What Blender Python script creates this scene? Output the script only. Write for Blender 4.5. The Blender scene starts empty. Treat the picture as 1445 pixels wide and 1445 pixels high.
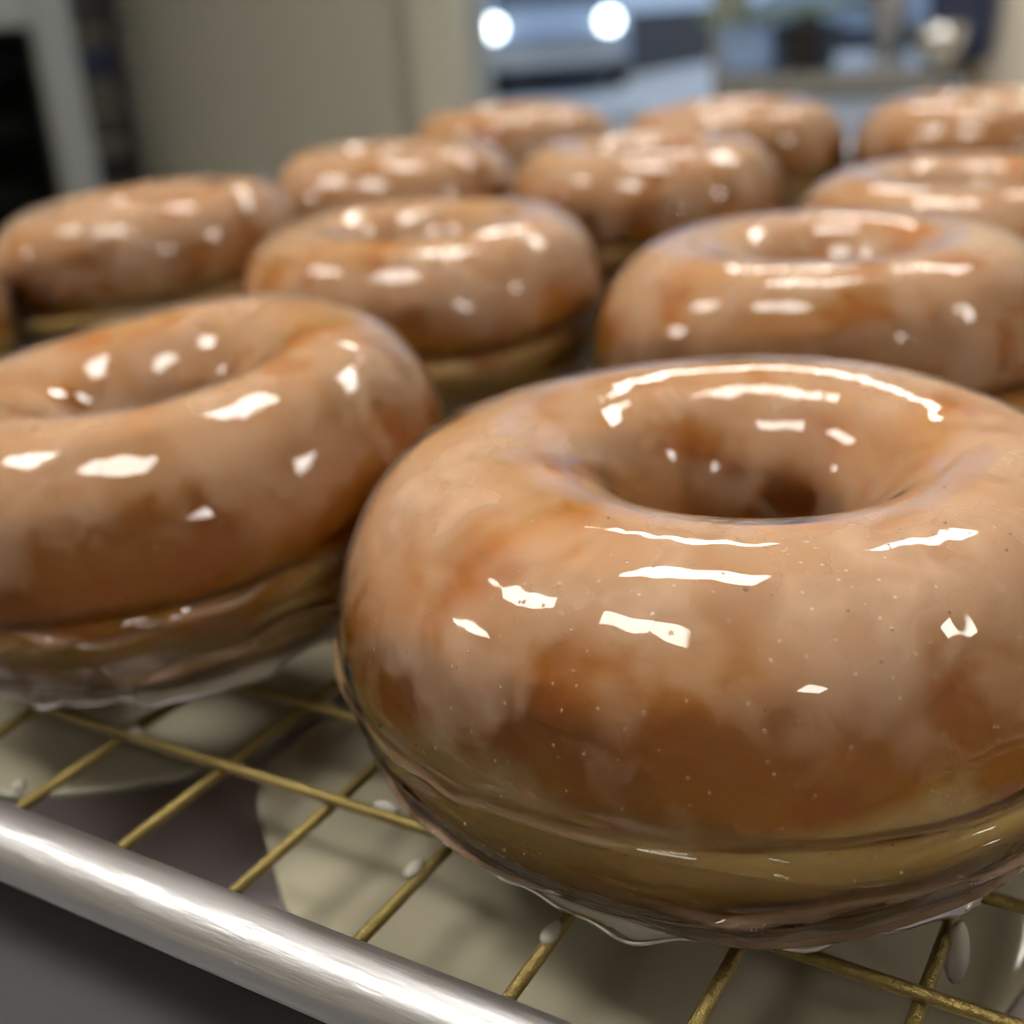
import bpy, bmesh, math, random
import numpy as np
from mathutils import Vector, Matrix

# ------------------------------------------------------------------ camera, world, light, exposure
S = bpy.context.scene
COL = S.collection
H = 0.095                     # camera height above the wire rack, metres
WZ = 0.935                    # height of the rack's wires above the floor
CAMZ = WZ + H
F_PX, PITCH, ROLL, YAW = 1733.66, 0.3912, -0.0677, -0.5542
cam_d = bpy.data.cameras.new('camera'); cam = bpy.data.objects.new('camera', cam_d); COL.objects.link(cam)
S.camera = cam
cam_d.sensor_fit = 'HORIZONTAL'; cam_d.sensor_width = 36.0; cam_d.lens = 36.0 * F_PX / 1445.0
cam_d.clip_start = 0.005; cam_d.clip_end = 300
Fv = Vector((math.sin(YAW)*math.cos(PITCH), math.cos(YAW)*math.cos(PITCH), -math.sin(PITCH)))
rv = Vector((math.cos(YAW), -math.sin(YAW), 0)); uv = rv.cross(Fv)
r2 = rv*math.cos(ROLL) + uv*math.sin(ROLL); u2 = -rv*math.sin(ROLL) + uv*math.cos(ROLL)
cam.matrix_world = Matrix(((r2.x, u2.x, -Fv.x, 0), (r2.y, u2.y, -Fv.y, 0), (r2.z, u2.z, -Fv.z, CAMZ), (0, 0, 0, 1)))
cam_d.dof.use_dof = True
cam_d.dof.focus_distance = 0.124
cam_d.dof.aperture_fstop = cam_d.lens*1e-3 / 0.0028

S.view_settings.view_transform = 'Standard'; S.view_settings.look = 'None'
S.view_settings.gamma = 1.0; S.view_settings.use_curve_mapping = False
S.view_settings.exposure = 0.0
try:
    S.cycles.use_denoising = True
    S.cycles.max_bounces = 10; S.cycles.transparent_max_bounces = 12
    S.cycles.sample_clamp_indirect = 4.0
    S.cycles.caustics_reflective = False; S.cycles.caustics_refractive = False
except Exception:
    pass

w = bpy.data.worlds.new('sky'); S.world = w; w.use_nodes = True
bg = w.node_tree.nodes['Background']
bg.inputs[0].default_value = (0.42, 0.56, 0.80, 1); bg.inputs[1].default_value = 1.0
sun_d = bpy.data.lights.new('sun', 'SUN'); sun_d.energy = 2.0; sun_d.angle = 0.01; sun_d.color = (1, .95, .88)
sun = bpy.data.objects.new('sun', sun_d); COL.objects.link(sun)
sun.rotation_euler = (math.radians(38), 0, math.radians(150))   # stands behind the building's corner, lights the lot outside
PANEL_E = 27.5                # strength of the ceiling panels
PANELS = [(-0.35, 0.75), (-0.30, -0.55), (-1.40, -0.35), (0.15, 2.0), (-0.98, 2.45), (2.2, -1.5), (-3.1, -1.6), (2.3, .6)]  # last three are unseen extras, added for bounce and side fill

# ------------------------------------------------------------------ helpers
def tag(o, label=None, cat=None, group=None, kind=None):
    if label: o['label'] = label
    if cat: o['category'] = cat
    if group: o['group'] = group
    if kind: o['kind'] = kind
    return o
def empty(name, loc=(0, 0, 0), rot=(0, 0, 0), **k):
    o = bpy.data.objects.new(name, None); COL.objects.link(o); o.location = loc; o.rotation_euler = rot
    o.empty_display_size = 0.01
    return tag(o, **k)
def link(name, me, m, parent=None, loc=(0, 0, 0), rot=(0, 0, 0), **k):
    o = bpy.data.objects.new(name, me); COL.objects.link(o)
    if m is not None and not me.materials: me.materials.append(m)
    o.location = loc; o.rotation_euler = rot
    if parent: o.parent = parent
    return tag(o, **k)
def from_bm(bm, smooth=False):
    bmesh.ops.recalc_face_normals(bm, faces=bm.faces)
    me = bpy.data.meshes.new('m'); bm.to_mesh(me); bm.free()
    if smooth: me.polygons.foreach_set('use_smooth', [True]*len(me.polygons))
    return me
def box_bm(bm, x0, x1, y0, y1, z0, z1, bev=0.0):
    g = bmesh.ops.create_cube(bm, size=1)
    for v in g['verts']:
        v.co = Vector((x0 + (v.co.x+.5)*(x1-x0), y0 + (v.co.y+.5)*(y1-y0), z0 + (v.co.z+.5)*(z1-z0)))
    if bev:
        es = list({e for v in g['verts'] for e in v.link_edges})
        bmesh.ops.bevel(bm, geom=es, offset=bev, segments=2, affect='EDGES')
def box(name, x0, x1, y0, y1, z0, z1, m, parent=None, bev=0.0, **k):
    bm = bmesh.new(); box_bm(bm, x0, x1, y0, y1, z0, z1, bev); return link(name, from_bm(bm), m, parent, **k)
def tube_me(pts, rad, seg=10, closed=False):
    pts = [Vector(p) for p in pts]; n = len(pts); vs, fs = [], []
    up = Vector((0, 0, 1))
    for i, p in enumerate(pts):
        a = pts[(i-1) % n] if (closed or i > 0) else p; b = pts[(i+1) % n] if (closed or i < n-1) else p
        t = (b-a).normalized(); s = t.cross(up)
        s = Vector((1, 0, 0)) if s.length < 1e-4 else s.normalized()
        q = s.cross(t); rr = rad[i] if isinstance(rad, (list, tuple)) else rad
        for k in range(seg):
            an = 2*math.pi*k/seg; vs.append(p + (s*math.cos(an) + q*math.sin(an))*rr)
    for i in range(n if closed else n-1):
        j = (i+1) % n
        for k in range(seg):
            k2 = (k+1) % seg; fs.append((i*seg+k, i*seg+k2, j*seg+k2, j*seg+k))
    if not closed:
        fs.append(tuple(range(seg))[::-1]); fs.append(tuple((n-1)*seg+k for k in range(seg)))
    me = bpy.data.meshes.new('m'); me.from_pydata([tuple(v) for v in vs], [], fs)
    me.polygons.foreach_set('use_smooth', [True]*len(me.polygons)); me.validate()
    return me
def lathe_me(prof, seg=28):
    vs, fs = [], []; n = len(prof)
    for k in range(seg):
        a = 2*math.pi*k/seg
        for r, z in prof: vs.append((r*math.cos(a), r*math.sin(a), z))
    for k in range(seg):
        k2 = (k+1) % seg
        for i in range(n-1): fs.append((k*n+i, k2*n+i, k2*n+i+1, k*n+i+1))
    me = bpy.data.meshes.new('m'); me.from_pydata(vs, [], fs)
    me.polygons.foreach_set('use_smooth', [True]*len(me.polygons)); return me

# ------------------------------------------------------------------ materials
def mat(name):
    m = bpy.data.materials.new(name); m.use_nodes = True; nt = m.node_tree
    return m, nt, nt.nodes, nt.links, nt.nodes.get('Principled BSDF'), nt.nodes.get('Material Output')
def plain(name, col, rough=.5, metal=0, noise=0.0, nscale=30, bump=0.0, bscale=200, spec=None, stretch=None):
    m, nt, N, L, P, O = mat(name)
    P.inputs['Base Color'].default_value = (*col, 1); P.inputs['Roughness'].default_value = rough; P.inputs['Metallic'].default_value = metal
    if spec is not None: P.inputs['IOR'].default_value = spec
    tc = N.new('ShaderNodeTexCoord'); mp = N.new('ShaderNodeMapping'); L.new(tc.outputs['Object'], mp.inputs[0])
    if stretch: mp.inputs['Scale'].default_value = stretch
    if noise:
        n = N.new('ShaderNodeTexNoise'); n.inputs['Scale'].default_value = nscale; n.inputs['Detail'].default_value = 5; L.new(mp.outputs[0], n.inputs[0])
        mr = N.new('ShaderNodeMapRange'); L.new(n.outputs[0], mr.inputs[0]); mr.inputs[3].default_value = 1-noise; mr.inputs[4].default_value = 1+noise
        mx = N.new('ShaderNodeMix'); mx.data_type = 'RGBA'; mx.blend_type = 'MULTIPLY'; mx.inputs[0].default_value = 1
        mx.inputs[6].default_value = (*col, 1); L.new(mr.outputs[0], mx.inputs[7]); L.new(mx.outputs[2], P.inputs['Base Color'])
        rr = N.new('ShaderNodeMapRange'); L.new(n.outputs[0], rr.inputs[0]); rr.inputs[3].default_value = rough*(1-noise); rr.inputs[4].default_value = rough*(1+noise)
        L.new(rr.outputs[0], P.inputs['Roughness'])
    if bump:
        n2 = N.new('ShaderNodeTexNoise'); n2.inputs['Scale'].default_value = bscale; n2.inputs['Detail'].default_value = 3; L.new(mp.outputs[0], n2.inputs[0])
        b = N.new('ShaderNodeBump'); b.inputs['Strength'].default_value = bump; b.inputs['Distance'].default_value = .0005
        L.new(n2.outputs[0], b.inputs['Height']); L.new(b.outputs[0], P.inputs['Normal'])
    return m
def emit(name, col, e):
    m, nt, N, L, P, O = mat(name)
    P.inputs['Base Color'].default_value = (.8, .8, .8, 1)
    P.inputs['Emission Color'].default_value = (*col, 1); P.inputs['Emission Strength'].default_value = e
    return m
def glass(name, tint=(.97, .98, .98), ior=1.45):
    m, nt, N, L, P, O = mat(name); N.remove(P)
    t = N.new('ShaderNodeBsdfTransparent'); t.inputs[0].default_value = (*tint, 1)
    g = N.new('ShaderNodeBsdfGlossy'); g.inputs['Roughness'].default_value = .02
    f = N.new('ShaderNodeFresnel'); f.inputs[0].default_value = ior
    x = N.new('ShaderNodeMixShader'); L.new(f.outputs[0], x.inputs[0]); L.new(t.outputs[0], x.inputs[1]); L.new(g.outputs[0], x.inputs[2]); L.new(x.outputs[0], O.inputs[0])
    return m
R = 0.498*H                   # outer radius of a donut
def math_n(N, L, op, a, b=None, clamp=False):
    n = N.new('ShaderNodeMath'); n.operation = op; n.use_clamp = clamp
    for i, v in enumerate((a, b)):
        if v is None: continue
        if isinstance(v, (int, float)): n.inputs[i].default_value = v
        else: L.new(v, n.inputs[i])
    return n.outputs[0]
def noise_n(N, L, vec, scale, detail=3, dist=0.0):
    n = N.new('ShaderNodeTexNoise'); n.inputs['Scale'].default_value = scale; n.inputs['Detail'].default_value = detail
    n.inputs['Distortion'].default_value = dist; L.new(vec, n.inputs['Vector']); return n.outputs[0]
def ramp_n(N, L, fac, stops):
    c = N.new('ShaderNodeValToRGB'); L.new(fac, c.inputs[0]); e = c.color_ramp.elements
    while len(e) < len(stops): e.new(.5)
    for el, (p, co) in zip(e, stops): el.position = p; el.color = (*co, 1)
    return c.outputs[0]
def coords(N, L):
    """object coordinates in units of the donut radius, and the same shifted per object"""
    tc = N.new('ShaderNodeTexCoord'); sc = N.new('ShaderNodeVectorMath'); sc.operation = 'SCALE'; sc.inputs[3].default_value = 1/R
    L.new(tc.outputs['Object'], sc.inputs[0])
    oi = N.new('ShaderNodeAttribute'); oi.attribute_type = 'OBJECT'; oi.attribute_name = 'seed'
    ad = N.new('ShaderNodeVectorMath'); ad.operation = 'ADD'; L.new(sc.outputs[0], ad.inputs[0]); L.new(oi.outputs['Vector'], ad.inputs[1])
    sp = N.new('ShaderNodeSeparateXYZ'); L.new(sc.outputs[0], sp.inputs[0])
    return sc.outputs[0], ad.outputs[0], sp.outputs[2], sp.outputs[0], sp.outputs[1]

def dough_material():
    m, nt, N, L, P, O = mat('fried_dough')
    c0, c, z, x, y = coords(N, L)
    big = noise_n(N, L, c, 2.2, 3); fine = noise_n(N, L, c, 9, 5)
    zz = math_n(N, L, 'ADD', z, math_n(N, L, 'MULTIPLY', math_n(N, L, 'SUBTRACT', big, .5), .46))
    bd = N.new('ShaderNodeAttribute'); bd.attribute_type = 'OBJECT'; bd.attribute_name = 'band'; zz = math_n(N, L, 'ADD', zz, bd.outputs['Fac'])
    zz = math_n(N, L, 'ADD', zz, math_n(N, L, 'MULTIPLY', math_n(N, L, 'SUBTRACT', fine, .5), .07))
    base = ramp_n(N, L, zz, [(0.0, (.56, .24, .06)), (.24, (.60, .33, .085)), (.36, (.84, .58, .22)), (.48, (.90, .66, .30)),
                             (.57, (.60, .27, .03)), (.72, (.54, .20, .02)), (1.0, (.60, .29, .07))])
    # inside of the hole stays golden: use the distance from the axis
    rr = math_n(N, L, 'SQRT', math_n(N, L, 'ADD', math_n(N, L, 'MULTIPLY', x, x), math_n(N, L, 'MULTIPLY', y, y)))
    hol = N.new('ShaderNodeMapRange'); hol.inputs[1].default_value = .50; hol.inputs[2].default_value = .36; L.new(rr, hol.inputs[0])
    mx = N.new('ShaderNodeMix'); mx.data_type = 'RGBA'; L.new(hol.outputs[0], mx.inputs[0]); L.new(base, mx.inputs[6]); mx.inputs[7].default_value = (.56, .25, .055, 1)
    # darker fried blotches
    bl = noise_n(N, L, c, 4.6, 2, .3)
    bm_ = N.new('ShaderNodeMapRange'); bm_.inputs[1].default_value = .54; bm_.inputs[2].default_value = .68; L.new(bl, bm_.inputs[0])
    top = N.new('ShaderNodeMapRange'); top.inputs[1].default_value = .42; top.inputs[2].default_value = .58; L.new(zz, top.inputs[0])
    k = math_n(N, L, 'MULTIPLY', math_n(N, L, 'MULTIPLY', bm_.outputs[0], top.outputs[0]), .75)
    m2 = N.new('ShaderNodeMix'); m2.data_type = 'RGBA'; L.new(k, m2.inputs[0]); L.new(mx.outputs[2], m2.inputs[6]); m2.inputs[7].default_value = (.52, .16, .014, 1)
    L.new(m2.outputs[2], P.inputs['Base Color'])
    P.inputs['Roughness'].default_value = .6
    P.inputs['Subsurface Weight'].default_value = .6; P.inputs['Subsurface Scale'].default_value = .004
    P.inputs['Subsurface Radius'].default_value = (1.0, .45, .15)
    b = N.new('ShaderNodeBump'); b.inputs['Strength'].default_value = .25; b.inputs['Distance'].default_value = .0006
    L.new(noise_n(N, L, c, 22, 4), b.inputs['Height']); L.new(b.outputs[0], P.inputs['Normal'])
    return m
def glaze_material():
    m, nt, N, L, P, O = mat('sugar_glaze'); N.remove(P)
    c0, c, z, x, y = coords(N, L)
    big = noise_n(N, L, c, 2.8, 3, .4); fine = noise_n(N, L, c, 11, 5, .8)
    up = N.new('ShaderNodeMapRange'); up.inputs[1].default_value = .48; up.inputs[2].default_value = .92; up.inputs[3].default_value = -.02; up.inputs[4].default_value = .35; L.new(z, up.inputs[0])
    lo = N.new('ShaderNodeMapRange'); lo.inputs[1].default_value = .27; lo.inputs[2].default_value = .08; lo.inputs[3].default_value = 0; lo.inputs[4].default_value = .50; L.new(z, lo.inputs[0])
    nb = math_n(N, L, 'MULTIPLY', math_n(N, L, 'SUBTRACT', big, .5), 1.0)
    nf = math_n(N, L, 'MULTIPLY', math_n(N, L, 'SUBTRACT', fine, .5), .22)
    mlk = math_n(N, L, 'ADD', math_n(N, L, 'ADD', up.outputs[0], lo.outputs[0]), math_n(N, L, 'ADD', nb, nf), True)
    blt = noise_n(N, L, c, 4.6, 2, .3); bth = N.new('ShaderNodeMapRange'); bth.inputs[1].default_value = .52; bth.inputs[2].default_value = .68; bth.inputs[4].default_value = .20; L.new(blt, bth.inputs[0])
    mlk = math_n(N, L, 'SUBTRACT', mlk, bth.outputs[0], True)
    # tiny air bubbles
    vo = N.new('ShaderNodeTexVoronoi'); vo.inputs['Scale'].default_value = 32; L.new(c, vo.inputs['Vector'])
    dot = N.new('ShaderNodeMapRange'); dot.inputs[1].default_value = .16; dot.inputs[2].default_value = .04; L.new(vo.outputs['Distance'], dot.inputs[0])
    sel = N.new('ShaderNodeSeparateColor'); L.new(vo.outputs['Color'], sel.inputs[0])
    pick = math_n(N, L, 'GREATER_THAN', sel.outputs[0], .45)
    dots = math_n(N, L, 'MULTIPLY', dot.outputs[0], pick)
    mlk2 = math_n(N, L, 'ADD', mlk, math_n(N, L, 'MULTIPLY', dots, .34), True)
    # runs and folds of glaze on the lower flank
    wv = N.new('ShaderNodeTexWave'); wv.bands_direction = 'Z'; wv.inputs['Scale'].default_value = 1.5; wv.inputs['Distortion'].default_value = 5.5
    wv.inputs['Detail'].default_value = 2.5; wv.inputs['Detail Scale'].default_value = 1.1; L.new(c, wv.inputs['Vector'])
    rid = N.new('ShaderNodeMapRange'); rid.inputs[1].default_value = .90; rid.inputs[2].default_value = 1.0; L.new(wv.outputs[1], rid.inputs[0])
    low = N.new('ShaderNodeMapRange'); low.inputs[1].default_value = .46; low.inputs[2].default_value = .34; L.new(z, low.inputs[0])
    rl = math_n(N, L, 'MULTIPLY', rid.outputs[0], low.outputs[0])
    hgt = math_n(N, L, 'ADD', math_n(N, L, 'MULTIPLY', rl, 1.8), math_n(N, L, 'MULTIPLY', dots, .35))
    hgt = math_n(N, L, 'ADD', hgt, math_n(N, L, 'MULTIPLY', noise_n(N, L, c, 4.5, 2), .9))
    b = N.new('ShaderNodeBump'); b.inputs['Strength'].default_value = .55; b.inputs['Distance'].default_value = .0009; L.new(hgt, b.inputs['Height'])
    mlk3 = math_n(N, L, 'ADD', mlk2, math_n(N, L, 'MULTIPLY', rl, .34), True)
    tr = N.new('ShaderNodeBsdfTransparent'); tr.inputs[0].default_value = (.99, .95, .88, 1)
    df = N.new('ShaderNodeBsdfPrincipled'); df.inputs['Base Color'].default_value = (.78, .54, .385, 1); df.inputs['Roughness'].default_value = .5
    df.inputs['Specular IOR Level'].default_value = 0
    gl = N.new('ShaderNodeBsdfGlossy'); gl.inputs['Roughness'].default_value = .035; L.new(b.outputs[0], gl.inputs['Normal'])
    fr = N.new('ShaderNodeFresnel'); fr.inputs[0].default_value = 1.46; L.new(b.outputs[0], fr.inputs['Normal'])
    a = N.new('ShaderNodeMixShader'); L.new(mlk3, a.inputs[0]); L.new(tr.outputs[0], a.inputs[1]); L.new(df.outputs[0], a.inputs[2])
    o = N.new('ShaderNodeMixShader'); L.new(fr.outputs[0], o.inputs[0]); L.new(a.outputs[0], o.inputs[1]); L.new(gl.outputs[0], o.inputs[2])
    L.new(o.outputs[0], O.inputs[0])
    return m
def milk_material(name, alpha, col):
    m, nt, N, L, P, O = mat(name); N.remove(P)
    tr = N.new('ShaderNodeBsdfTransparent'); df = N.new('ShaderNodeBsdfDiffuse'); df.inputs[0].default_value = (*col, 1)
    gl = N.new('ShaderNodeBsdfGlossy'); gl.inputs['Roughness'].default_value = .04
    fr = N.new('ShaderNodeFresnel'); fr.inputs[0].default_value = 1.45
    a = N.new('ShaderNodeMixShader'); a.inputs[0].default_value = alpha; L.new(tr.outputs[0], a.inputs[1]); L.new(df.outputs[0], a.inputs[2])
    o = N.new('ShaderNodeMixShader'); L.new(fr.outputs[0], o.inputs[0]); L.new(a.outputs[0], o.inputs[1]); L.new(gl.outputs[0], o.inputs[2]); L.new(o.outputs[0], O.inputs[0])
    return m

M = dict(
    dough=dough_material(), glaze=glaze_material(),
    pool=plain('pooled_glaze', (.38, .35, .26), .12, 0, .04, 25, .0, spec=1.45),
    drop=milk_material('glaze_drop', .55, (.80, .76, .66)),
    brass=plain('gold_wire', (.25, .19, .065), .38, .85, .22, 900, .5, 2500),
    alu=plain('worn_aluminum', (.52, .515, .53), .42, 1.0, .12, 260, .25, 900, stretch=(.12, 1, 1)),
    pan=plain('pan_floor', (.46, .42, .45), .38, 1.0, .15, 60, .1, 700),
    table=plain('dark_table', (.10, .10, .105), .32, 0, .10, 20, .05, 600, spec=1.55),
    steel=plain('brushed_steel', (.42, .44, .46), .35, 1.0, .06, 40, .1, 300, stretch=(.1, 1, 1)),
    wall=plain('painted_wall', (.50, .50, .43), .7, 0, .03, 3, .1, 300),
    pillar=plain('beige_wall', (.72, .67, .58), .7, 0, .03, 3, .1, 300),
    trimw=plain('pale_frame', (.58, .58, .50), .5, 0, .03, 5),
    mull=plain('grey_mullion', (.24, .24, .22), .45, 0, .05, 8),
    floor=plain('quarry_floor', (.34, .29, .24), .5, 0, .15, 6, .2, 60),
    ceil=plain('ceiling_tile', (.80, .78, .72), .8, 0, .05, 30, .2, 200),
    frame=plain('cabinet_frame', (.42, .44, .43), .38, .6, .05, 10),
    dark=plain('dark_inside', (.022, .023, .021), .6, 0, .1, 8),
    shelf=plain('dull_shelf', (.09, .09, .08), .45, .4, .1, 8),
    blackp=plain('black_plastic', (.012, .012, .013), .4),
    rackm=plain('dark_rack', (.055, .055, .06), .45, .3, .1, 20),
    brown=plain('brown_strip', (.10, .085, .065), .6),
    green=plain('green_plastic', (.16, .24, .17), .45, 0, .05, 12),
    blue=plain('pale_blue_plastic', (.26, .40, .68), .45, 0, .05, 12),
    navy=plain('navy_plastic', (.02, .03, .075), .35, 0, .05, 12),
    greyp=plain('grey_plastic', (.36, .37, .39), .45, 0, .04, 12),
    asphalt=plain('asphalt', (.016, .020, .028), .9, 0, .25, 2, .3, 60, spec=1.2),
    carp=plain('silver_paint', (.45, .52, .62), .16, .5), carw=plain('pale_paint', (.55, .62, .70), .18, .2), carb=plain('blue_grey_paint', (.12, .17, .27), .15, .4),
    tyre=plain('tyre', (.015, .015, .016), .8), glass=glass('window_glass'), cglass=plain('car_glass', (.02, .03, .04), .05),
    panelb=plain('blue_grey_metal', (.20, .25, .29), .35, .3, .05, 10), panelg=plain('grey_metal', (.25, .27, .27), .35, .3, .05, 10), paving=plain('pale_paving', (.40, .43, .46), .8, 0, .06, 3),
    led=emit('headlamp_glow', (.85, .95, 1), 9.0), panel=emit('panel_glow', (1, .955, .87), PANEL_E),
    chrome=plain('chrome', (.8, .8, .8), .12, 1.0),
)
M['oglass'] = glass('door_glass', (.75, .78, .78), 1.5)

# ------------------------------------------------------------------ the room
X0, X1, Y0, Y1, ZT = -4.3, 3.2, -2.6, 3.2, 2.69
st = dict(kind='structure')
box('floor', X0-.2, X1+.2, Y0-.2, Y1+.12, -.1, 0, M['floor'], label='tan floor of the room', **st)
box('ceiling', X0-.2, X1+.2, Y0-.2, Y1+.12, ZT, ZT+.1, M['ceil'], **st)
box('wall_left', X0-.12, X0, Y0, Y1+.12, 0, ZT, M['wall'], **st)
box('wall_right', X1, X1+.12, Y0, Y1+.12, 0, ZT, M['pillar'], **st)
box('wall_front', X0-.12, X1+.12, Y0-.12, Y0, 0, ZT, M['pillar'], **st)
WX0, WX1, WZ0, WZ1 = -2.02, -.60, .22, 2.25
bm = bmesh.new()
box_bm(bm, X0, WX0, Y1, Y1+.12, 0, ZT); box_bm(bm, WX1, X1, Y1, Y1+.12, 0, ZT)
box_bm(bm, WX0, WX1, Y1, Y1+.12, 0, WZ0); box_bm(bm, WX0, WX1, Y1, Y1+.12, WZ1, ZT)
link('wall_back', from_bm(bm), M['wall'], **st)
box('trim_1', WX1-.005, .35, 2.98, Y1, 0, ZT, M['pillar'], label='beige wall section right of the window', **st)
win = empty('window_1', ((WX0+WX1)/2, Y1, WZ0), **st, label='window with grey mullion behind the donuts')
def ch(o, root):                      # parent keeping world placement for unrotated roots
    o.parent = root; o.location = Vector(o.location) - Vector(root.location); return o
ch(box('frame', WX0-.17, WX0+.004, Y1-.05, Y1+.0, 0.02, WZ1+.1, M['trimw'], label='pale left jamb'), win)
ch(box('frame', WX0+.004, WX1-.02, Y1-.05, Y1, WZ1, WZ1+.1, M['trimw']), win)
ch(box('sill', WX0+.004, WX1-.02, Y1-.07, Y1+.12, WZ0-.04, WZ0, M['trimw']), win)
ch(box('mullion', -1.275, -1.205, Y1, Y1+.08, WZ0, WZ1, M['mull'], label='grey upright mullion'), win)
for a, b in ((WX0, -1.275), (-1.205, WX1)):
    ch(box('pane', a, b, Y1+.04, Y1+.046, WZ0, WZ1, M['glass']), win)
# ceiling light panels
names = ['above the near side of the tray', 'over the photographer', 'behind the photographer to the left', 'near the window wall', 'close to the window, left of centre',
         'added as fill in the far right corner behind the photographer', 'added as fill in the far left corner behind the photographer', 'added as side fill right of the table']
for (x, y), nm in zip(PANELS, names):
    t = empty('ceiling_light', (x, y, ZT), label='square white ceiling light panel ' + nm, cat='light', group='ceiling light panels')
    bm = bmesh.new(); a, b2 = .30, .33
    for q in ((-b2, b2, -b2, -a), (-b2, b2, a, b2), (-b2, -a, -a, a), (a, b2, -a, a)): box_bm(bm, q[0], q[1], q[2], q[3], -.02, -.001)
    link('frame', from_bm(bm), M['trimw'], t)
    bm = bmesh.new(); box_bm(bm, -a, a, -.17, .17, -.012, -.004); link('diffuser', from_bm(bm), M['panel'], t)
    for y0_, y1_ in ((-a, -.17), (.17, a)): box('reflector', -a, a, y0_, y1_, -.012, -.003, M['ceil'], t)

# ------------------------------------------------------------------ outside the window
box('parking_lot', -60, 30, Y1+.13, 90, -.12, -.02, M['asphalt'], kind='structure', label='dark asphalt outside the window')
box('pavement', -7.8, 3, 4.2, 20.5, -.06, -.005, M['paving'], kind='structure', label='pale paving outside, right of the dark asphalt')
def car(x, y, rz, m, label, lamps=True):
    t = empty('car', (x, y, -.02), (0, 0, rz), label=label, cat='car', group='cars parked outside the window')
    prof = [(-2.2, .35), (-2.25, .7), (-2.15, .95), (-1.7, 1.02), (-1.1, 1.42), (.3, 1.46), (1.0, 1.05), (1.9, .9), (2.2, .7), (2.22, .35)]
    bm = bmesh.new(); rows = []
    for yy, k in ((-.9, .97), (-.86, 1.0), (.86, 1.0), (.9, .97)):
        rows.append([bm.verts.new((px*(.985 if abs(yy) == .9 else 1), yy*(.82 if pz > 1.1 else 1), .35+(pz-.35)*k)) for px, pz in prof])
    n = len(prof)
    for a, b in zip(rows, rows[1:]):
        for i in range(n): bm.faces.new((a[i], a[(i+1) % n], b[(i+1) % n], b[i]))
    bm.faces.new(rows[0]); bm.faces.new(rows[-1][::-1])
    link('body', from_bm(bm), m, t)
    bm = bmesh.new()
    for s in (-1, 1):
        vs = [bm.verts.new((a, s*(.915 if z < 1.1 else .76), z)) for a, z in ((-1.55, 1.04), (-1.02, 1.37), (.25, 1.40), (.82, 1.06))]; bm.faces.new(vs)
    vs = [bm.verts.new(v) for v in ((.98, -.72, 1.09), (.98, .72, 1.09), (.36, .6, 1.44), (.36, -.6, 1.44))]; bm.faces.new(vs)
    me = from_bm(bm); o = link('window', me, M['cglass'], t); md = o.modifiers.new('s', 'SOLIDIFY'); md.thickness = .02; md.offset = 0
    me = lathe_me([(0, -.1), (.24, -.1), (.33, -.08), (.33, .08), (.24, .1), (0, .1)], 20); me.materials.append(M['tyre'])
    for wx in (-1.4, 1.4):
        for wy in (-.82, .82): link('wheel', me, None, t, (wx, wy, .33), (math.pi/2, 0, 0))
    if lamps:
        me = lathe_me([(0, .05), (.07, .045), (.11, .02), (.12, -.03)], 16); me.materials.append(M['led'])
        for wy in (-.68, .68): link('headlamp', me, None, t, (2.21, wy, .80), (0, math.pi/2, 0), label='lit round headlamp')
    bm = bmesh.new(); box_bm(bm, 2.2, 2.26, -.8, .8, .36, .55, .02); link('bumper', from_bm(bm), M['chrome'], t)
car(-8.48, 15.5, math.radians(-61), M['carp'], 'silver car with lit headlamps outside, nearest the window frame')
car(-13.4, 22.8, math.radians(-8), M['carw'], 'pale car seen side on behind the silver car')
car(-5.6, 22.6, math.radians(5), M['carw'], 'pale blue car side on near the grey mullion', False)
car(-.6, 22.6, math.radians(0), M['carb'], 'dark blue-grey car right of the mullion', False)

# ------------------------------------------------------------------ cabinet with glass door, rack, counter
t = empty('proofing_cabinet', (-2.52, 1.747, 0), (0, 0, math.pi/2), label='dark cabinet with a grey metal framed glass door at left edge', cat='cabinet')
cx, cy = 2.95, -2.2
def cb(n, *a, **k): return box(n, a[0]+cx, a[1]+cx, a[2]+cy, a[3]+cy, a[4], a[5], a[6], t, **k)
bm = bmesh.new()
for q in ((-3.5, -3.46, 2.24, 2.66, .1, 1.9), (-2.51, -2.47, 2.24, 2.66, .1, 1.9), (-3.46, -2.51, 2.62, 2.66, .1, 1.9), (-3.46, -2.51, 2.24, 2.62, .1, .14), (-3.46, -2.51, 2.24, 2.62, 1.86, 1.9)):
    box_bm(bm, q[0]+cx, q[1]+cx, q[2]+cy, q[3]+cy, q[4], q[5])
link('body', from_bm(bm), M['brown'], t)
cb('panel', -3.46, -2.51, 2.22, 2.26, 1.165, 1.86, M['frame'], label='grey metal panel above the door')
cb('liner', -3.46, -2.51, 2.60, 2.615, .15, 1.15, M['dark'])
d = cb('door_frame', -3.48, -3.37, 2.18, 2.22, .2, 1.16, M['frame'])
for q in ((-2.612, -2.497, .2, 1.16), (-3.37, -2.612, 1.052, 1.16), (-3.37, -2.612, .2, .30)): cb('door_frame', q[0], q[1], 2.18, 2.22, q[2], q[3], M['frame'], bev=.006)
cb('door_glass', -3.37, -2.612, 2.195, 2.201, .30, 1.052, M['oglass'])
cb('handle', -3.33, -3.30, 2.12, 2.15, .5, .9, M['steel'])
for z in (.38, .54, .70, .86, 1.0): cb('shelf', -3.44, -2.56, 2.30, 2.59, z-.055, z-.01, M['shelf'], bev=.004)
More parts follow.
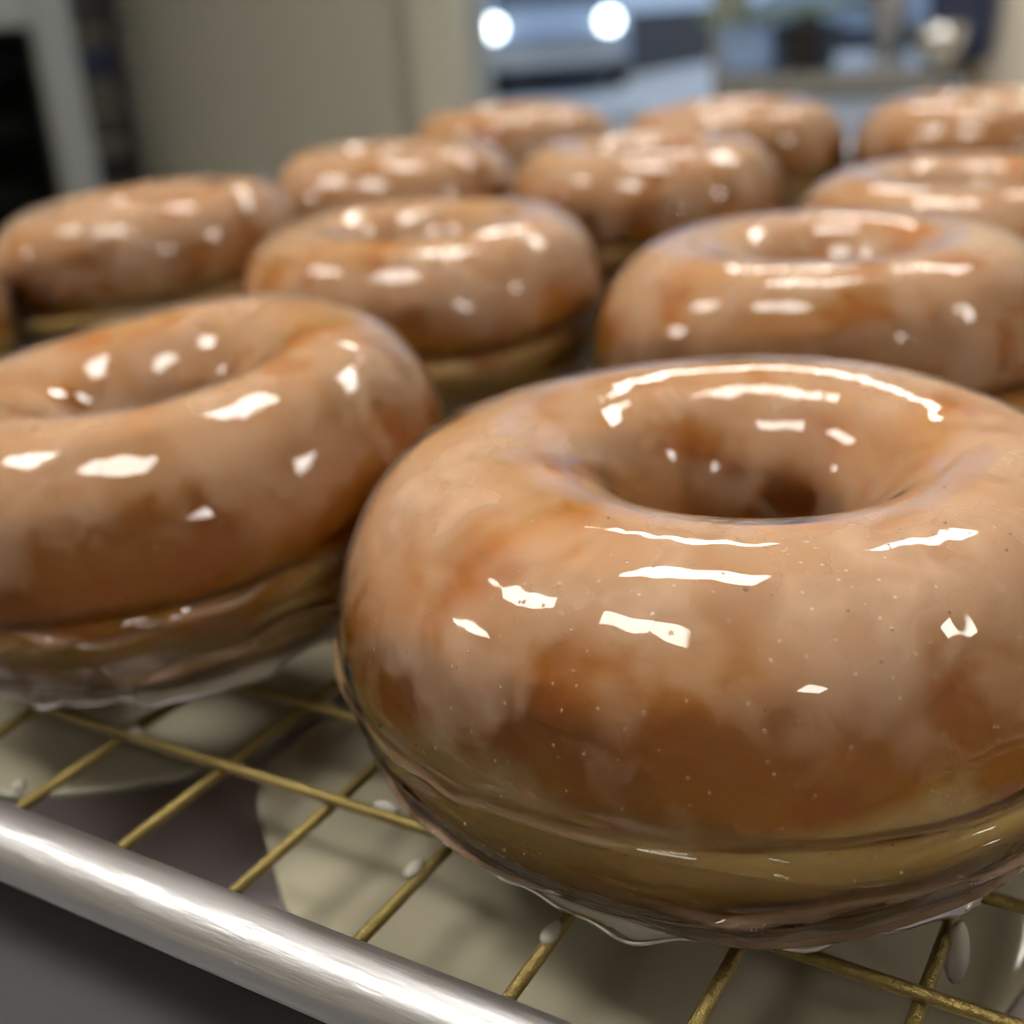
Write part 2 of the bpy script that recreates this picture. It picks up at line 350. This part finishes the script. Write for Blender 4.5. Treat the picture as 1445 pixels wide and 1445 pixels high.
for k, x in enumerate((-3.47, -2.51)):
    for y in (2.27, 2.62): cb('foot', x, x+.03, y, y+.03, 0, .1, M['blackp'])
RKX = -.26
t = empty('sheet_pan_rack', (-3.2+RKX, 2.88, 0), label='dark open rack of pans between the cabinet and the grey wall', cat='rack')
cx, cy = 3.2, -2.88
for x in (-3.42, -3.06):
    for y in (2.72, 3.05): box('post', x+cx, x+.035+cx, y+cy, y+.035+cy, 0, 1.75, M['rackm'], t)
for z in (.40, .55, .71, .88, 1.05, 1.25, 1.5): box('shelf', -3.42+cx, -3.0+cx, 2.70+cy, 3.09+cy, z, z+.015, M['rackm'], t)
for z, h, x0, m in ((.415, .07, -3.35, 'dark'), (.565, .08, -3.3, 'blackp'), (.725, .05, -3.36, 'shelf'), (.895, .09, -3.32, 'navy'), (1.065, .1, -3.36, 'rackm'), (1.265, .12, -3.36, 'dark')):
    bm = bmesh.new(); box_bm(bm, x0, -3.03, 2.73, 3.03, z+.001, z+h, .008)
    link('storage_box', from_bm(bm), M[m], None, (RKX, 0, 0), label={.415: 'dark box on the lowest rack shelf', .565: 'black box low on the dark rack', .725: 'dull shallow bin in the middle of the dark rack',
        .895: 'navy box on the dark rack beside the grey wall', 1.065: 'charcoal box on the rack at the top of the view', 1.265: 'dark box on the rack above the view'}[z], cat='box', group='boxes on the dark rack')

t = empty('prep_counter', (-.82, 2.8, 0), label='low grey counter under the right half of the window', cat='counter')
bm = bmesh.new(); box_bm(bm, -.24, .218, -.10, .17, .816, .856, .004); link('worktop', from_bm(bm), M['steel'], t)
for sx in (-.22, .18):
    for sy in (-.08, .12): box('leg', sx, sx+.03, sy, sy+.03, 0, .816, M['steel'], t)
box('lower_shelf', -.22, .21, -.078, .15, .2, .22, M['steel'], t)
box('front_panel', -.06, .212, -.092, -.082, .22, .816, M['panelb'], t, label='blue-grey front panel')
box('front_panel', -.232, -.068, -.092, -.082, .22, .816, M['panelg'], t, label='grey front panel')
CT = .857
def tub(name, x, y, a, b, h, m, label, cat, z=CT):
    t = empty(name, (x, y, z), label=label, cat=cat)
    me = bpy.data.meshes.new('m')
    bm = bmesh.new(); box_bm(bm, -a/2, a/2, -b/2, b/2, 0, h, min(a, h)*.08)
    for v in bm.verts:
        k = .9 + .1*v.co.z/h; v.co.x *= k; v.co.y *= k
    link('body', from_bm(bm), m, t)
    bm = bmesh.new(); box_bm(bm, -a/2-.004, a/2+.004, -b/2-.004, b/2+.004, h-.006, h+.004, .002); link('lid', from_bm(bm), m, t)
    return t
tub('plastic_tub', -1.005, 2.78, .12, .16, .095, M['blue'], 'pale blue plastic tub just right of the grey mullion', 'tub')
tub('storage_bin', -.885, 2.80, .075, .16, .09, M['blackp'], 'small black bin under the green board', 'bin')
g = box('cutting_board', -.16, .16, -.11, .11, -.010, .010, M['green'], None, bev=.004, label='green board lying across the tub and black bin', cat='board'); g.location = (-.945, 2.80, .979); g.rotation_euler = (0, math.radians(-3), 0)
t = empty('batter_funnel', (-.725, 2.8, CT), label='grey plastic funnel narrowing to its tip on the counter', cat='funnel')
link('cone', lathe_me([(0, .01), (.008, .01), (.012, .03), (.03, .09), (.048, .16), (.062, .22), (.064, .24), (.058, .24), (0, .2)], 28), M['greyp'], t)
link('base', lathe_me([(0, 0), (.035, 0), (.035, .008), (.01, .014), (0, .014)], 24), M['greyp'], t)
tub('storage_bin', -.755, 2.95, .05, .10, .16, M['navy'], 'navy bin behind the left side of the funnel', 'bin')
tub('plastic_tub', -.59, 2.91, .14, .1, .17, M['navy'], 'navy tub behind the steel bowl near the beige wall', 'tub')
t = empty('mixing_bowl', (-.615, 2.78, CT), label='small steel bowl on the counter near the beige wall', cat='bowl')
link('bowl', lathe_me([(0, 0), (.02, .0), (.04, .02), (.052, .045), (.058, .075), (.055, .075), (.049, .046), (.037, .024), (0, .006)], 28), M['chrome'], t)
link('rim', tube_me([(.0575*math.cos(a), .0575*math.sin(a), .076) for a in np.linspace(0, 2*math.pi, 28, endpoint=False)], .002, 6, True), M['chrome'], t)

# ------------------------------------------------------------------ the table
TZ = WZ - .16*H - .0016
t = empty('work_table', (0.03, .8, 0), (0, 0, math.radians(7)), label='dark grey work table under the sheet pan', cat='table')
bm = bmesh.new(); box_bm(bm, -.715, 1.0, -1.15, .55, TZ-.035, TZ-.0002, .004); link('table_top', from_bm(bm), M['table'], t)
for sx in (-.67, .90):
    for sy in (-1.1, .47): box('leg', sx, sx+.045, sy, sy+.045, 0, TZ-.035, M['steel'], t)
box('lower_shelf', -.66, .92, -1.1, .49, .18, .20, M['steel'], t)
# ------------------------------------------------------------------ sheet pan (full size, rolled rim)
PX0, PX1, PY0, PY1 = -4.35*H, .72*H, .766*H, 7.70*H
RB = .0450*H; RZ = WZ + .042*H
t = empty('sheet_pan', ((PX0+PX1)/2, (PY0+PY1)/2, TZ), label='aluminum sheet pan with a rolled rim under the gold rack', cat='pan')
ox, oy = (PX0+PX1)/2, (PY0+PY1)/2
def rrect(x0, x1, y0, y1, r, n=8):
    pts = []
    for cx_, cy_, a0 in ((x1-r, y1-r, 0), (x0+r, y1-r, 90), (x0+r, y0+r, 180), (x1-r, y0+r, 270)):
        for k in range(n+1):
            a = math.radians(a0 + 90*k/n); pts.append((cx_+r*math.cos(a), cy_+r*math.sin(a)))
    return pts
hx, hy = (PX1-PX0)/2, (PY1-PY0)/2
# rolled bead: long straight sides subdivided for smooth shading
pts = rrect(-hx, hx, -hy, hy, .022)
link('rim', tube_me([(x, y, RZ-TZ) for x, y in pts], RB, 24, True), M['alu'], t)
# inner walls and floor of the pan, 1.2 mm sheet
rings = []
for off, z, rad in ((.0, RZ+RB*.2, .022), (-.6*RB, RZ-.2*RB, .020), (-1.1*RB, RZ-.9*RB, .019), (-.0085, TZ+.004, .014), (-.0105, TZ+.0016, .013)):
    rings.append([(x, y, z-TZ) for x, y in rrect(-hx-off, hx+off, -hy-off, hy+off, rad)] if False else
                 [(x, y, z-TZ) for x, y in rrect(-hx-off*1, hx+off*1, -hy-off*1, hy+off*1, rad)])
vs = [v for rg in rings for v in rg]; n = len(pts); fs = []
for i in range(len(rings)-1):
    for k in range(n): fs.append((i*n+k, i*n+(k+1) % n, (i+1)*n+(k+1) % n, (i+1)*n+k))
fs.append(tuple((len(rings)-1)*n+k for k in range(n)))
me = bpy.data.meshes.new('m'); me.from_pydata(vs, [], fs)
o = link('pan_body', me, M['pan'], t); md = o.modifiers.new('s', 'SOLIDIFY'); md.thickness = .0012; md.offset = 0

# ------------------------------------------------------------------ gold wire cooling rack
rng = random.Random(4)
WR = .0086*H
rack = empty('cooling_rack', (ox, oy, WZ), label='gold wire cooling rack holding the glazed donuts', cat='rack')
def wob(a, b, n, amp, z):
    out = []; a = Vector((*a, 0)); b = Vector((*b, 0)); s = Vector((b.y-a.y, a.x-b.x, 0)).normalized(); p1, p2 = rng.uniform(0, 6), rng.uniform(0, 6)
    for i in range(n+1):
        f = i/n; p = a.lerp(b, f) + s*amp*(math.sin(f*9+p1)+.5*math.sin(f*23+p2)); out.append((p.x-ox, p.y-oy, z))
    return out
FX0, FX1, FY0, FY1 = -4.18*H, .53*H, .850*H, 7.55*H
AX = [-1.6+.2021*i for i in range(-12, 11)]
for x in AX:
    link('wire', tube_me(wob((x*H, FY0), (x*H, FY1), 26, .0003, -.0155*H), WR, 9), M['brass'], rack)
BY = [1.065, 1.252] + [1.252+.1985*k for k in range(1, 32)]
for y in BY:
    link('wire', tube_me(wob((FX0, y*H), (FX1, y*H), 22, .0004, 0), WR, 9), M['brass'], rack)
link('frame_wire', tube_me([(x-ox, y-oy, -.034*H) for x, y in rrect(FX0, FX1, FY0, FY1, .012)], WR*1.25, 9, True), M['brass'], rack, label='thicker outer frame wire')
for fx, fy in ((FX0+.03, FY0+.05), (FX1-.03, FY0+.05), (FX0+.03, FY1-.05), (FX1-.03, FY1-.05), (FX0+.03, oy), (FX1-.03, oy)):
    link('foot', tube_me([(fx-ox-.008, fy-oy, -.018*H), (fx-ox-.006, fy-oy, -.145*H), (fx-ox+.006, fy-oy, -.145*H), (fx-ox+.008, fy-oy, -.018*H)], WR, 8), M['brass'], rack)

# ------------------------------------------------------------------ donuts
def field(P, seed, f0=1.6, octs=3):
    rs = np.random.RandomState(seed); out = np.zeros(P.shape[:-1]); amp = 1.0
    for o_ in range(octs):
        for _ in range(5):
            k = rs.normal(size=3); k *= f0*(1.9**o_)/np.linalg.norm(k)*rs.uniform(.6, 1.3)
            out += amp*np.sin(P @ (k*2.4) + rs.uniform(0, 6.28))*.45
        amp *= .5
    return out
def sgp(v, e): return np.sign(v)*np.abs(v)**e
def grid_mesh(P):
    nu, nv = P.shape[:2]
    me = bpy.data.meshes.new('m'); me.vertices.add(nu*nv); me.vertices.foreach_set('co', P.reshape(-1).astype(np.float32))
    i = np.arange(nu)[:, None]; j = np.arange(nv)[None, :]; i2 = (i+1) % nu; j2 = (j+1) % nv
    q = np.stack([i*nv+j, i2*nv+j, i2*nv+j2, i*nv+j2], -1).reshape(-1, 4)
    me.loops.add(q.size); me.polygons.add(len(q))
    me.loops.foreach_set('vertex_index', q.reshape(-1)); me.polygons.foreach_set('loop_start', np.arange(len(q))*4)
    me.polygons.foreach_set('use_smooth', np.ones(len(q), bool)); me.update(calc_edges=True); me.validate()
    return me
def donut_surface(seed, nu, nv, height=.97, hole=.20, groove=1.0):
    th = np.linspace(0, 2*np.pi, nu, endpoint=False)[:, None]; ph = np.linspace(0, 2*np.pi, nv, endpoint=False)[None, :]
    a = (1-hole)/2; rc = 1-a; zc = .46
    C, Sn = np.cos(ph), np.sin(ph)
    up = Sn >= 0
    rr = np.where(up, sgp(C, .93), sgp(C, 1.12)); zz = np.where(up, sgp(Sn, .93), sgp(Sn, .98))
    inner = C < 0
    aa = np.where(inner, a*(1.0 + .10*np.clip(-Sn, 0, 1)), a*np.where(up, 1.0, .985))
    r = rc + aa*rr + 0*th; z = zc + np.where(up, (height-zc)*zz, zc*zz) + 0*th
    P0 = np.stack([r*np.cos(th), r*np.sin(th), z], -1)
    # seam where the two fried halves meet, on the outside
    wobz = .445 + .035*np.sin(th*2+seed) + .015*np.sin(th*5+2*seed)
    strength = .55 + .45*np.sin(th*1.0 + seed*1.7)
    g = np.exp(-((z-wobz)/.035)**2)*np.clip(C, 0, 1)**2*groove*np.clip(strength, .12, 1)
    r = r - .030*g
    # slightly oval, lumpy
    oval = 1 + .02*np.sin(2*th+seed) + .010*np.sin(3*th+2.1*seed)
    lump = field(P0*1.0, seed, 1.3, 2)
    r = rc + (r-rc)*(1+.030*lump) ; r = r*(1 + (oval-1)*np.clip((r-hole)/(1-hole), 0, 1))
    z = zc + (z-zc)*(1 + np.where(z > zc, .022*field(P0, seed+7, 1.1, 2), .0))
    z = np.maximum(z, .012)
    P = np.stack([r*np.cos(th), r*np.sin(th), z], -1)
    du = np.roll(P, -1, 0)-np.roll(P, 1, 0); dv = np.roll(P, -1, 1)-np.roll(P, 1, 1)
    n = np.cross(du, dv); n /= np.linalg.norm(n, axis=-1, keepdims=True)+1e-12
    return P, n, th, ph
def glaze_surface(P, n, th, ph, seed):
    z = P[..., 2]; C = np.cos(ph) + 0*th; out = np.clip(C, 0, 1)**.5
    t = .017 + .004*field(P, seed+3, 2.2, 3)
    for k, (zk, wk, ak) in enumerate(((.40, .012, .012), (.30, .010, .008), (.215, .012, .010), (.12, .014, .010))):
        zl = zk + .035*np.sin(th*2+seed+k*1.3) + .018*np.sin(th*5+k+2*seed) + .008*np.sin(th*13+k*2)
        on = np.clip(.5+.9*np.sin(th*3+k*2.1+seed), 0, 1)
        t = t + 2.4*ak*on*np.exp(-((z-zl)/wk)**2)*out
        t = t + .010*(1/(1+np.exp((z-zl)/.010)))*out*on*.6                       # thicker below each run
    skirt = np.exp(-(z/.075)**2)*(out > 0)
    t = t + skirt*(.020 + .012*np.sin(th*9+seed) + .008*np.sin(th*17+2*seed))*np.clip(C+.3, 0, 1)
    t = np.clip(t, .006, .1)
    G = P + n*t[..., None]
    G[..., 2] = np.maximum(G[..., 2], -.004)
    return G
VF = Vector((math.sin(YAW), math.cos(YAW), 0)); VR = Vector((math.cos(YAW), -math.sin(YAW), 0))
def donut(seed, x, y, label, nu=256, nv=140, lean=0.0, nod=0.0, rz=0.0, scale=(1, 1), height=.97, hole=.22, lift=0.0, bubbles=0, shift=(0, 0), band=.05, groove=1.0):
    z = WZ + WR - .0002 + lift
    root = empty('glazed_donut', (x*H, y*H, z), (Matrix.Rotation(lean, 3, VF) @ Matrix.Rotation(nod, 3, VR) @ Matrix.Rotation(rz, 3, 'Z')).to_euler(), label=label, cat='donut', group='glazed ring donuts on the rack')
    P, n, th, ph = donut_surface(seed, nu, nv, height, hole, groove)
    G = glaze_surface(P, n, th, ph, seed)
    if shift != (0, 0):                # hole punched off centre, in the rotated frame
        c_, s_ = math.cos(-rz), math.sin(-rz); sx, sy = shift[0]*c_-shift[1]*s_, shift[0]*s_+shift[1]*c_
        for A in (P, G):
            r_ = np.hypot(A[..., 0], A[..., 1]); k_ = np.clip((1-r_)/(1-hole), 0, 1); k_ = k_*k_*(3-2*k_)
            A[..., 0] += sx*k_; A[..., 1] += sy*k_
    sc = np.array([R*scale[0], R*scale[0], R*scale[1]])
    sd = (seed*3.17 % 11, seed*1.73 % 7, seed*.31 % 1)
    d_ = link('dough', grid_mesh(P*sc), M['dough'], root); g_ = link('glaze', grid_mesh(G*sc), M['glaze'], root, label='shiny translucent sugar glaze')
    for o in (d_, g_): o['seed'] = sd
    d_['band'] = float(band)
    if bubbles:
        gs = G*sc; path = []; rad = []
        for i in range(0, nu, 3):
            col_ = G[i]; ok = (np.cos(ph[0]) > .1) & (np.sin(ph[0]) < 0)
            j = np.where(ok)[0][np.argmin(abs(col_[ok][:, 2] - .055))]; path.append(gs[i, j]); a_ = 2*math.pi*i/nu
            rad.append(R*(.026 + .012*math.sin(7*a_+seed) + .009*math.sin(15*a_+2*seed) + .006*math.sin(29*a_)))
        link('glaze_skirt', tube_me(path, rad, 12, True), M['drop'], root, label='whitish glaze sagging from the base onto the wires')
        rs = np.random.RandomState(seed+50); bm = bmesh.new(); gs = G*sc
        cl = [(rs.randint(nu), rs.randint(int(nv*.06), int(nv*.30))) for _ in range(7)]
        for k in range(bubbles):
            if k % 2:
                i, j = cl[rs.randint(len(cl))]; i = int(i+rs.normal()*nu*.012) % nu; j = int(j+rs.normal()*nv*.02) % nv; rad = rs.uniform(.14, .30)*1e-3
            else:
                i, j = rs.randint(nu), rs.randint(0, int(nv*.33)); rad = rs.uniform(.10, .22)*1e-3
            bmesh.ops.create_icosphere(bm, subdivisions=2, radius=rad, matrix=Matrix.Translation(Vector(gs[i, j] - n[i, j]*rad*.45)))
        b_ = link('bubble', from_bm(bm, True), M['glaze'], root, kind='stuff', label='tiny air bubbles in the glaze'); b_['seed'] = sd
    return root
D = [
 (1,  -.548, 1.435, 'large sharp glazed donut nearest the camera at right, with bright curved highlights round its hole', dict(nu=640, nv=360, bubbles=110, hole=.25, shift=(.05, .02), scale=(1.05, .945))),
 (14,  -1.60, 1.47, 'glazed donut left of the nearest one, leaning with its hole at upper left', dict(nu=448, nv=240, scale=(1.02, .90), lean=-.10, nod=.04, lift=.0036, bubbles=50, shift=(.10, -.03), hole=.23, band=.17, groove=.35)),
 (3,  -1.921, 2.728, 'glazed donut directly behind the gap between the two front donuts', dict(nu=320, nv=180)),
 (4,  -.800, 2.662, 'glazed donut directly behind the large nearest one, its hole in view', dict(nu=320, nv=180)),
 (5,  -3.10, 2.90, 'glazed donut at the left in front of the grey cabinet, second row', dict(lean=-.09, lift=.0022)),
 (6,  -3.38, 1.93, 'glazed donut cut off by the left edge of the photo, only its right side shows', dict(scale=(.91, .98))),
 (7,  -2.914, 4.007, 'glazed donut in the third row, leftmost, below the grey wall', dict(scale=(1, 1.05))),
 (8,  -1.913, 4.146, 'glazed donut in the third row, middle one', dict(scale=(1, 1.05))),
 (9,  -.69, 3.67, 'glazed donut in the third row, rightmost, cut by the right edge', dict()),
 (10, -3.316, 5.605, 'glazed donut in the last row, leftmost, under the window jamb', dict(scale=(1.03, 1.06))),
 (11, -2.090, 5.463, 'glazed donut in the last row, middle, below the window mullion', dict(scale=(1.02, 1.06))),
 (12, -1.060, 5.701, 'glazed donut in the last row, rightmost, below the beige wall', dict(scale=(1.05, 1.06))),
]
for seed, x, y, lab, kw in D: donut(seed, x, y, lab, rz=seed*1.1, **kw)

# ------------------------------------------------------------------ glaze pools on the pan and drops on the wires
PZ = WZ - .16*H + .0008
def pool(pts, label, hgt=.0009, closed=True):
    # smooth closed outline through the points, rounded edge
    n = len(pts); out = []
    for i in range(n):
        p0, p1, p2, p3 = [Vector(pts[(i+k) % n]) for k in (-1, 0, 1, 2)]
        for s in range(6):
            f = s/6; out.append(.5*((2*p1)+(-p0+p2)*f+(2*p0-5*p1+4*p2-p3)*f*f+(-p0+3*p1-3*p2+p3)*f**3))
    c = sum(out, Vector((0, 0)))/len(out); bm = bmesh.new(); rings = []
    for k, z in ((1.0, 0), (.997, hgt*.5), (.985, hgt*.9), (.95, hgt)):
        rings.append([bm.verts.new(((c.x+(p.x-c.x)*k)*H-c.x*H, (c.y+(p.y-c.y)*k)*H-c.y*H, z)) for p in out])
    m = len(out)
    for a, b in zip(rings, rings[1:]):
        for i in range(m): bm.faces.new((a[i], a[(i+1) % m], b[(i+1) % m], b[i]))
    bm.faces.new(rings[-1]); bm.faces.new(rings[0][::-1])
    link('glaze_pool', from_bm(bm, True), M['pool'], None, (c.x*H, c.y*H, PZ), label=label, cat='glaze', group='pools of glaze on the pan')
pool([(-1.292, 1.287), (-1.262, 1.202), (-1.211, 1.142), (-1.119, 1.064), (-1.02, .985), (-.90, .93), (-.6, .90), (-.35, .93), (-.22, 1.02), (-.15, 1.14), (-.10, 1.4), (-.2, 1.7), (-.5, 1.9), (-.9, 1.85), (-1.15, 1.65), (-1.27, 1.45)],
     'large cream pool of glaze under the nearest donut')
pool([(-1.85, 1.0), (-1.661, .995), (-1.56, 1.035), (-1.445, 1.119), (-1.373, 1.21), (-1.325, 1.32), (-1.31, 1.5), (-1.30, 1.8), (-1.5, 2.0), (-1.9, 2.0), (-2.2, 1.7), (-2.15, 1.25)],
     'cream pool of glaze under the left front donut')
pool([(-.05, 1.27), (.1, 1.22), (.3, 1.3), (.4, 1.6), (.2, 1.9), (-.02, 1.8), (-.07, 1.5)], 'cream pool of glaze at the right edge of the pan')
for k, (px, py) in enumerate(((-1.9, 2.75), (-.8, 2.7), (-3.1, 2.85), (-1.3, 2.15))):
    rr_ = .5 if k < 3 else .22
    pool([(px+rr_*math.cos(a)*(1+.1*math.sin(3*a+k)), py+rr_*math.sin(a)*(1+.1*math.cos(2*a+k))) for a in np.linspace(0, 6.283, 10, endpoint=False)],
         ['cream glaze pool under the second row donut in the middle', 'cream glaze pool under the donut behind the nearest one', 'cream glaze pool under the left second row donut', 'small glaze pool in the gap between four donuts'][k])
def drop(x, y, z, rx, ry, rz_, rot, label, name='glaze_drop'):
    bm = bmesh.new(); bmesh.ops.create_icosphere(bm, subdivisions=3, radius=1)
    for v in bm.verts:
        k = 1 - .25*v.co.y; v.co.x *= k*rx*H; v.co.y *= ry*H; v.co.z *= rz_*H
    link(name, from_bm(bm, True), M['drop'], None, (x*H, y*H, WZ+z*H), (0, 0, rot), label=label, cat='glaze', group='glaze drops on the wires')
drop(-.802, 1.003, -.006, .010, .020, .010, 0, 'white glaze drop on the wire left of the nearest donut\'s base')
drop(-.590, .978, -.006, .010, .020, .010, 0, 'white glaze drop on the wire in front of the nearest donut')
drop(-1.366, 1.073, .004, .016, .011, .010, 0, 'glaze drop on the wire crossing under the left donut')
drop(-1.566, 1.062, .003, .012, .010, .009, 0, 'glaze drop on the long wire at the left edge')
drop(-1.436, .905, -.008, .009, .012, .009, 0, 'small glaze drop near the pan rim at the left edge')
drop(-.900, 1.080, .006, .020, .009, .010, .1, 'clear glaze bead on the long wire beside the nearest donut')
drop(-.766, 1.075, .004, .030, .022, .012, .2, 'glaze film joining the nearest donut to the wire crossing')
drop(-.173, 1.183, -.035, .014, .016, .045, 0, 'hanging glaze drip at the right under the nearest donut')
